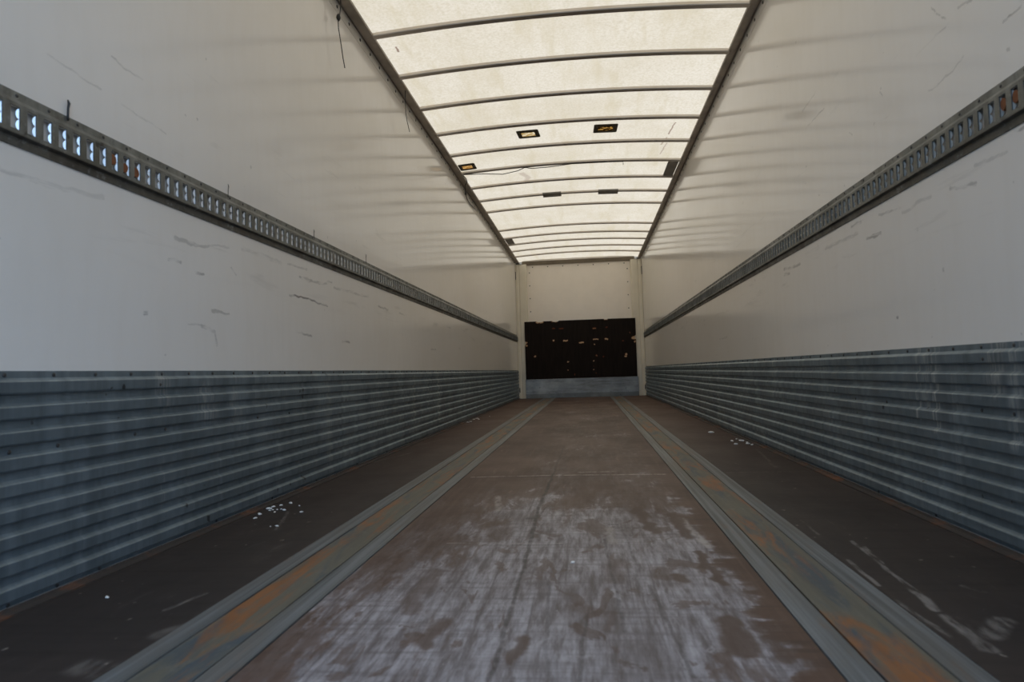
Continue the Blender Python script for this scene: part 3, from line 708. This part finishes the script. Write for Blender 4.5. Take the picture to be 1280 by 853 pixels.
cable('hanging_cord', 'thin black cord hanging from the left edge rail by the second roof bow', 'cord',
      [(XL + .062, 4.992, 2.6935), (XL + .060, 4.992, 2.62), (XL + .060, 4.998, 2.53), (XL + .061, 5.03, 2.47), (XL + .060, 5.10, 2.413)], .0026)
yb = bys[5]
def bz(x): return RZ + arch(x) - .0245
cable('loose_wire', 'loose thin wire drooping along the sixth roof bow', 'wire',
      [(-1.27, yb + .02, bz(-1.27) - .003), (-1.05, yb + .06, bz(-1.05) - .012), (-.85, yb + .10, bz(-.85) - .028), (-.68, yb + .06, bz(-.68) - .020), (-.60, yb + .02, bz(-.60) - .004), (-.52, yb + .05, bz(-.52) - .012), (-.35, yb + .03, bz(-.35) - .018), (-.2, yb + .02, bz(-.2) - .012), (-.1, yb + .02, bz(-.1) - .004), (.3, yb + .02, bz(.3) - .003), (.45, yb + .02, bz(.45) - .003), (.45, yb + .02, bz(.45) - .035)], .0042)
cable('wire_loop', 'dark wire loop and clip below the left edge rail past the sixth roof bow', 'wire',
      [(XL + .085, 7.30, H + .006), (XL + .10, 7.40, H - .004), (XL + .09, 7.52, H - .006), (XL + .05, 7.62, H - .008), (XL + .02, 7.75, H - .05), (XL + .012, 7.95, H - .095), (XL + .012, 8.15, H - .10), (XL + .012, 8.5, H - .075)], .005, knot=(XL + .02, 7.80, H - .06))
for yy, h, r, lab in ((1.661, .046, .0030, 'thick black cable tie end sticking up from the left lashing rail'),
                      (2.482, .042, .0013, 'thin black cable tie end standing second along the left lashing rail'),
                      (3.316, .036, .0015, 'thin dark cable tie end standing third along the left lashing rail'),
                      (4.137, .050, .0014, 'thin dark cable tie end standing fourth along the left lashing rail')):
    x = XL + .007
    cable('cable_tie', lab, 'cable tie', [(x, yy, 1.236), (x, yy, 1.246), (x, yy + .001, 1.246 + h * .5), (x + .001, yy + .003, 1.246 + h * .8), (x, yy, 1.246 + h)], [r, r, r, r * 1.25, r * .6])

# ---------------------------------------------------------------- crumbs on the floor
def crumb(x, y, s, group, label):
    b_ = bmesh.new()
    bmesh.ops.create_icosphere(b_, subdivisions=2, radius=1.0)
    for v in b_.verts:
        k = .75 + .5 * random.random()
        v.co = Vector((v.co.x * s * .65 * k, v.co.y * s * 1.25 * k, max(v.co.z, -.6) * s * .45 * k))
    zmin = min(v.co.z for v in b_.verts)
    mm = MB(); mm.bm.free(); mm.bm = b_
    o = mm.build('crumb', 'crumb'); o.location = (x, y, -zmin + .0005); o.rotation_euler = (0, 0, random.random() * 3)
    o.data.materials[0] = M['crumb']
    tag(o, label, 'crumb', group)
for x, y, s in ((-1.300, 2.574, .007), (-1.290, 2.560, .006), (-1.272, 2.485, .007), (-1.305, 2.667, .009), (-1.306, 2.707, .007), (-1.286, 2.633, .005), (-1.28, 2.648, .004), (-1.249, 2.601, .006),
                (-1.288, 2.739, .006), (-1.228, 2.638, .007), (-1.265, 2.78, .009), (-1.203, 2.726, .005), (-1.137, 2.596, .006), (-1.262, 2.65, .005), (-1.25, 2.66, .004)):
    crumb(x, y, s, 'white crumbs by the left panel', 'white crumb in the near scatter at the foot of the left corrugated panel')
for x, y, s in ((-1.124, 2.355, .005), (-1.145, 2.349, .004)):
    crumb(x, y, s, 'crumb pair on the left strip', 'small white crumb of a loose pair nearer than the left scatter')
for x, y, s in ((-1.30, 7.25, .013), (-1.285, 7.34, .013), (-1.31, 7.70, .013), (-1.29, 7.82, .015), (-1.25, 7.68, .011)):
    crumb(x, y, s, 'far crumbs by the left panel', 'white crumb in the distant scatter beside the left corrugated panel')
crumb(-1.20, 8.18, .010, None, 'single pale crumb on the far left floor strip')
for x, y, s in ((.972, 4.886, .010), (.956, 4.684, .012), (1.03, 5.009, .009), (1.034, 4.874, .015), (1.035, 4.694, .012), (1.045, 4.619, .013), (1.05, 4.78, .009)):
    crumb(x, y, s, 'crumbs by the right panel', 'white crumb in the scatter at the foot of the right corrugated panel')
crumb(.943, 5.527, .017, None, 'large white flake alone on the right floor strip')
crumb(-.06, 1.89, .006, None, 'tiny white crumb on the worn middle of the floor')
crumb(-1.195, 1.583, .006, None, 'pale crumb on the dark left floor strip near the camera')
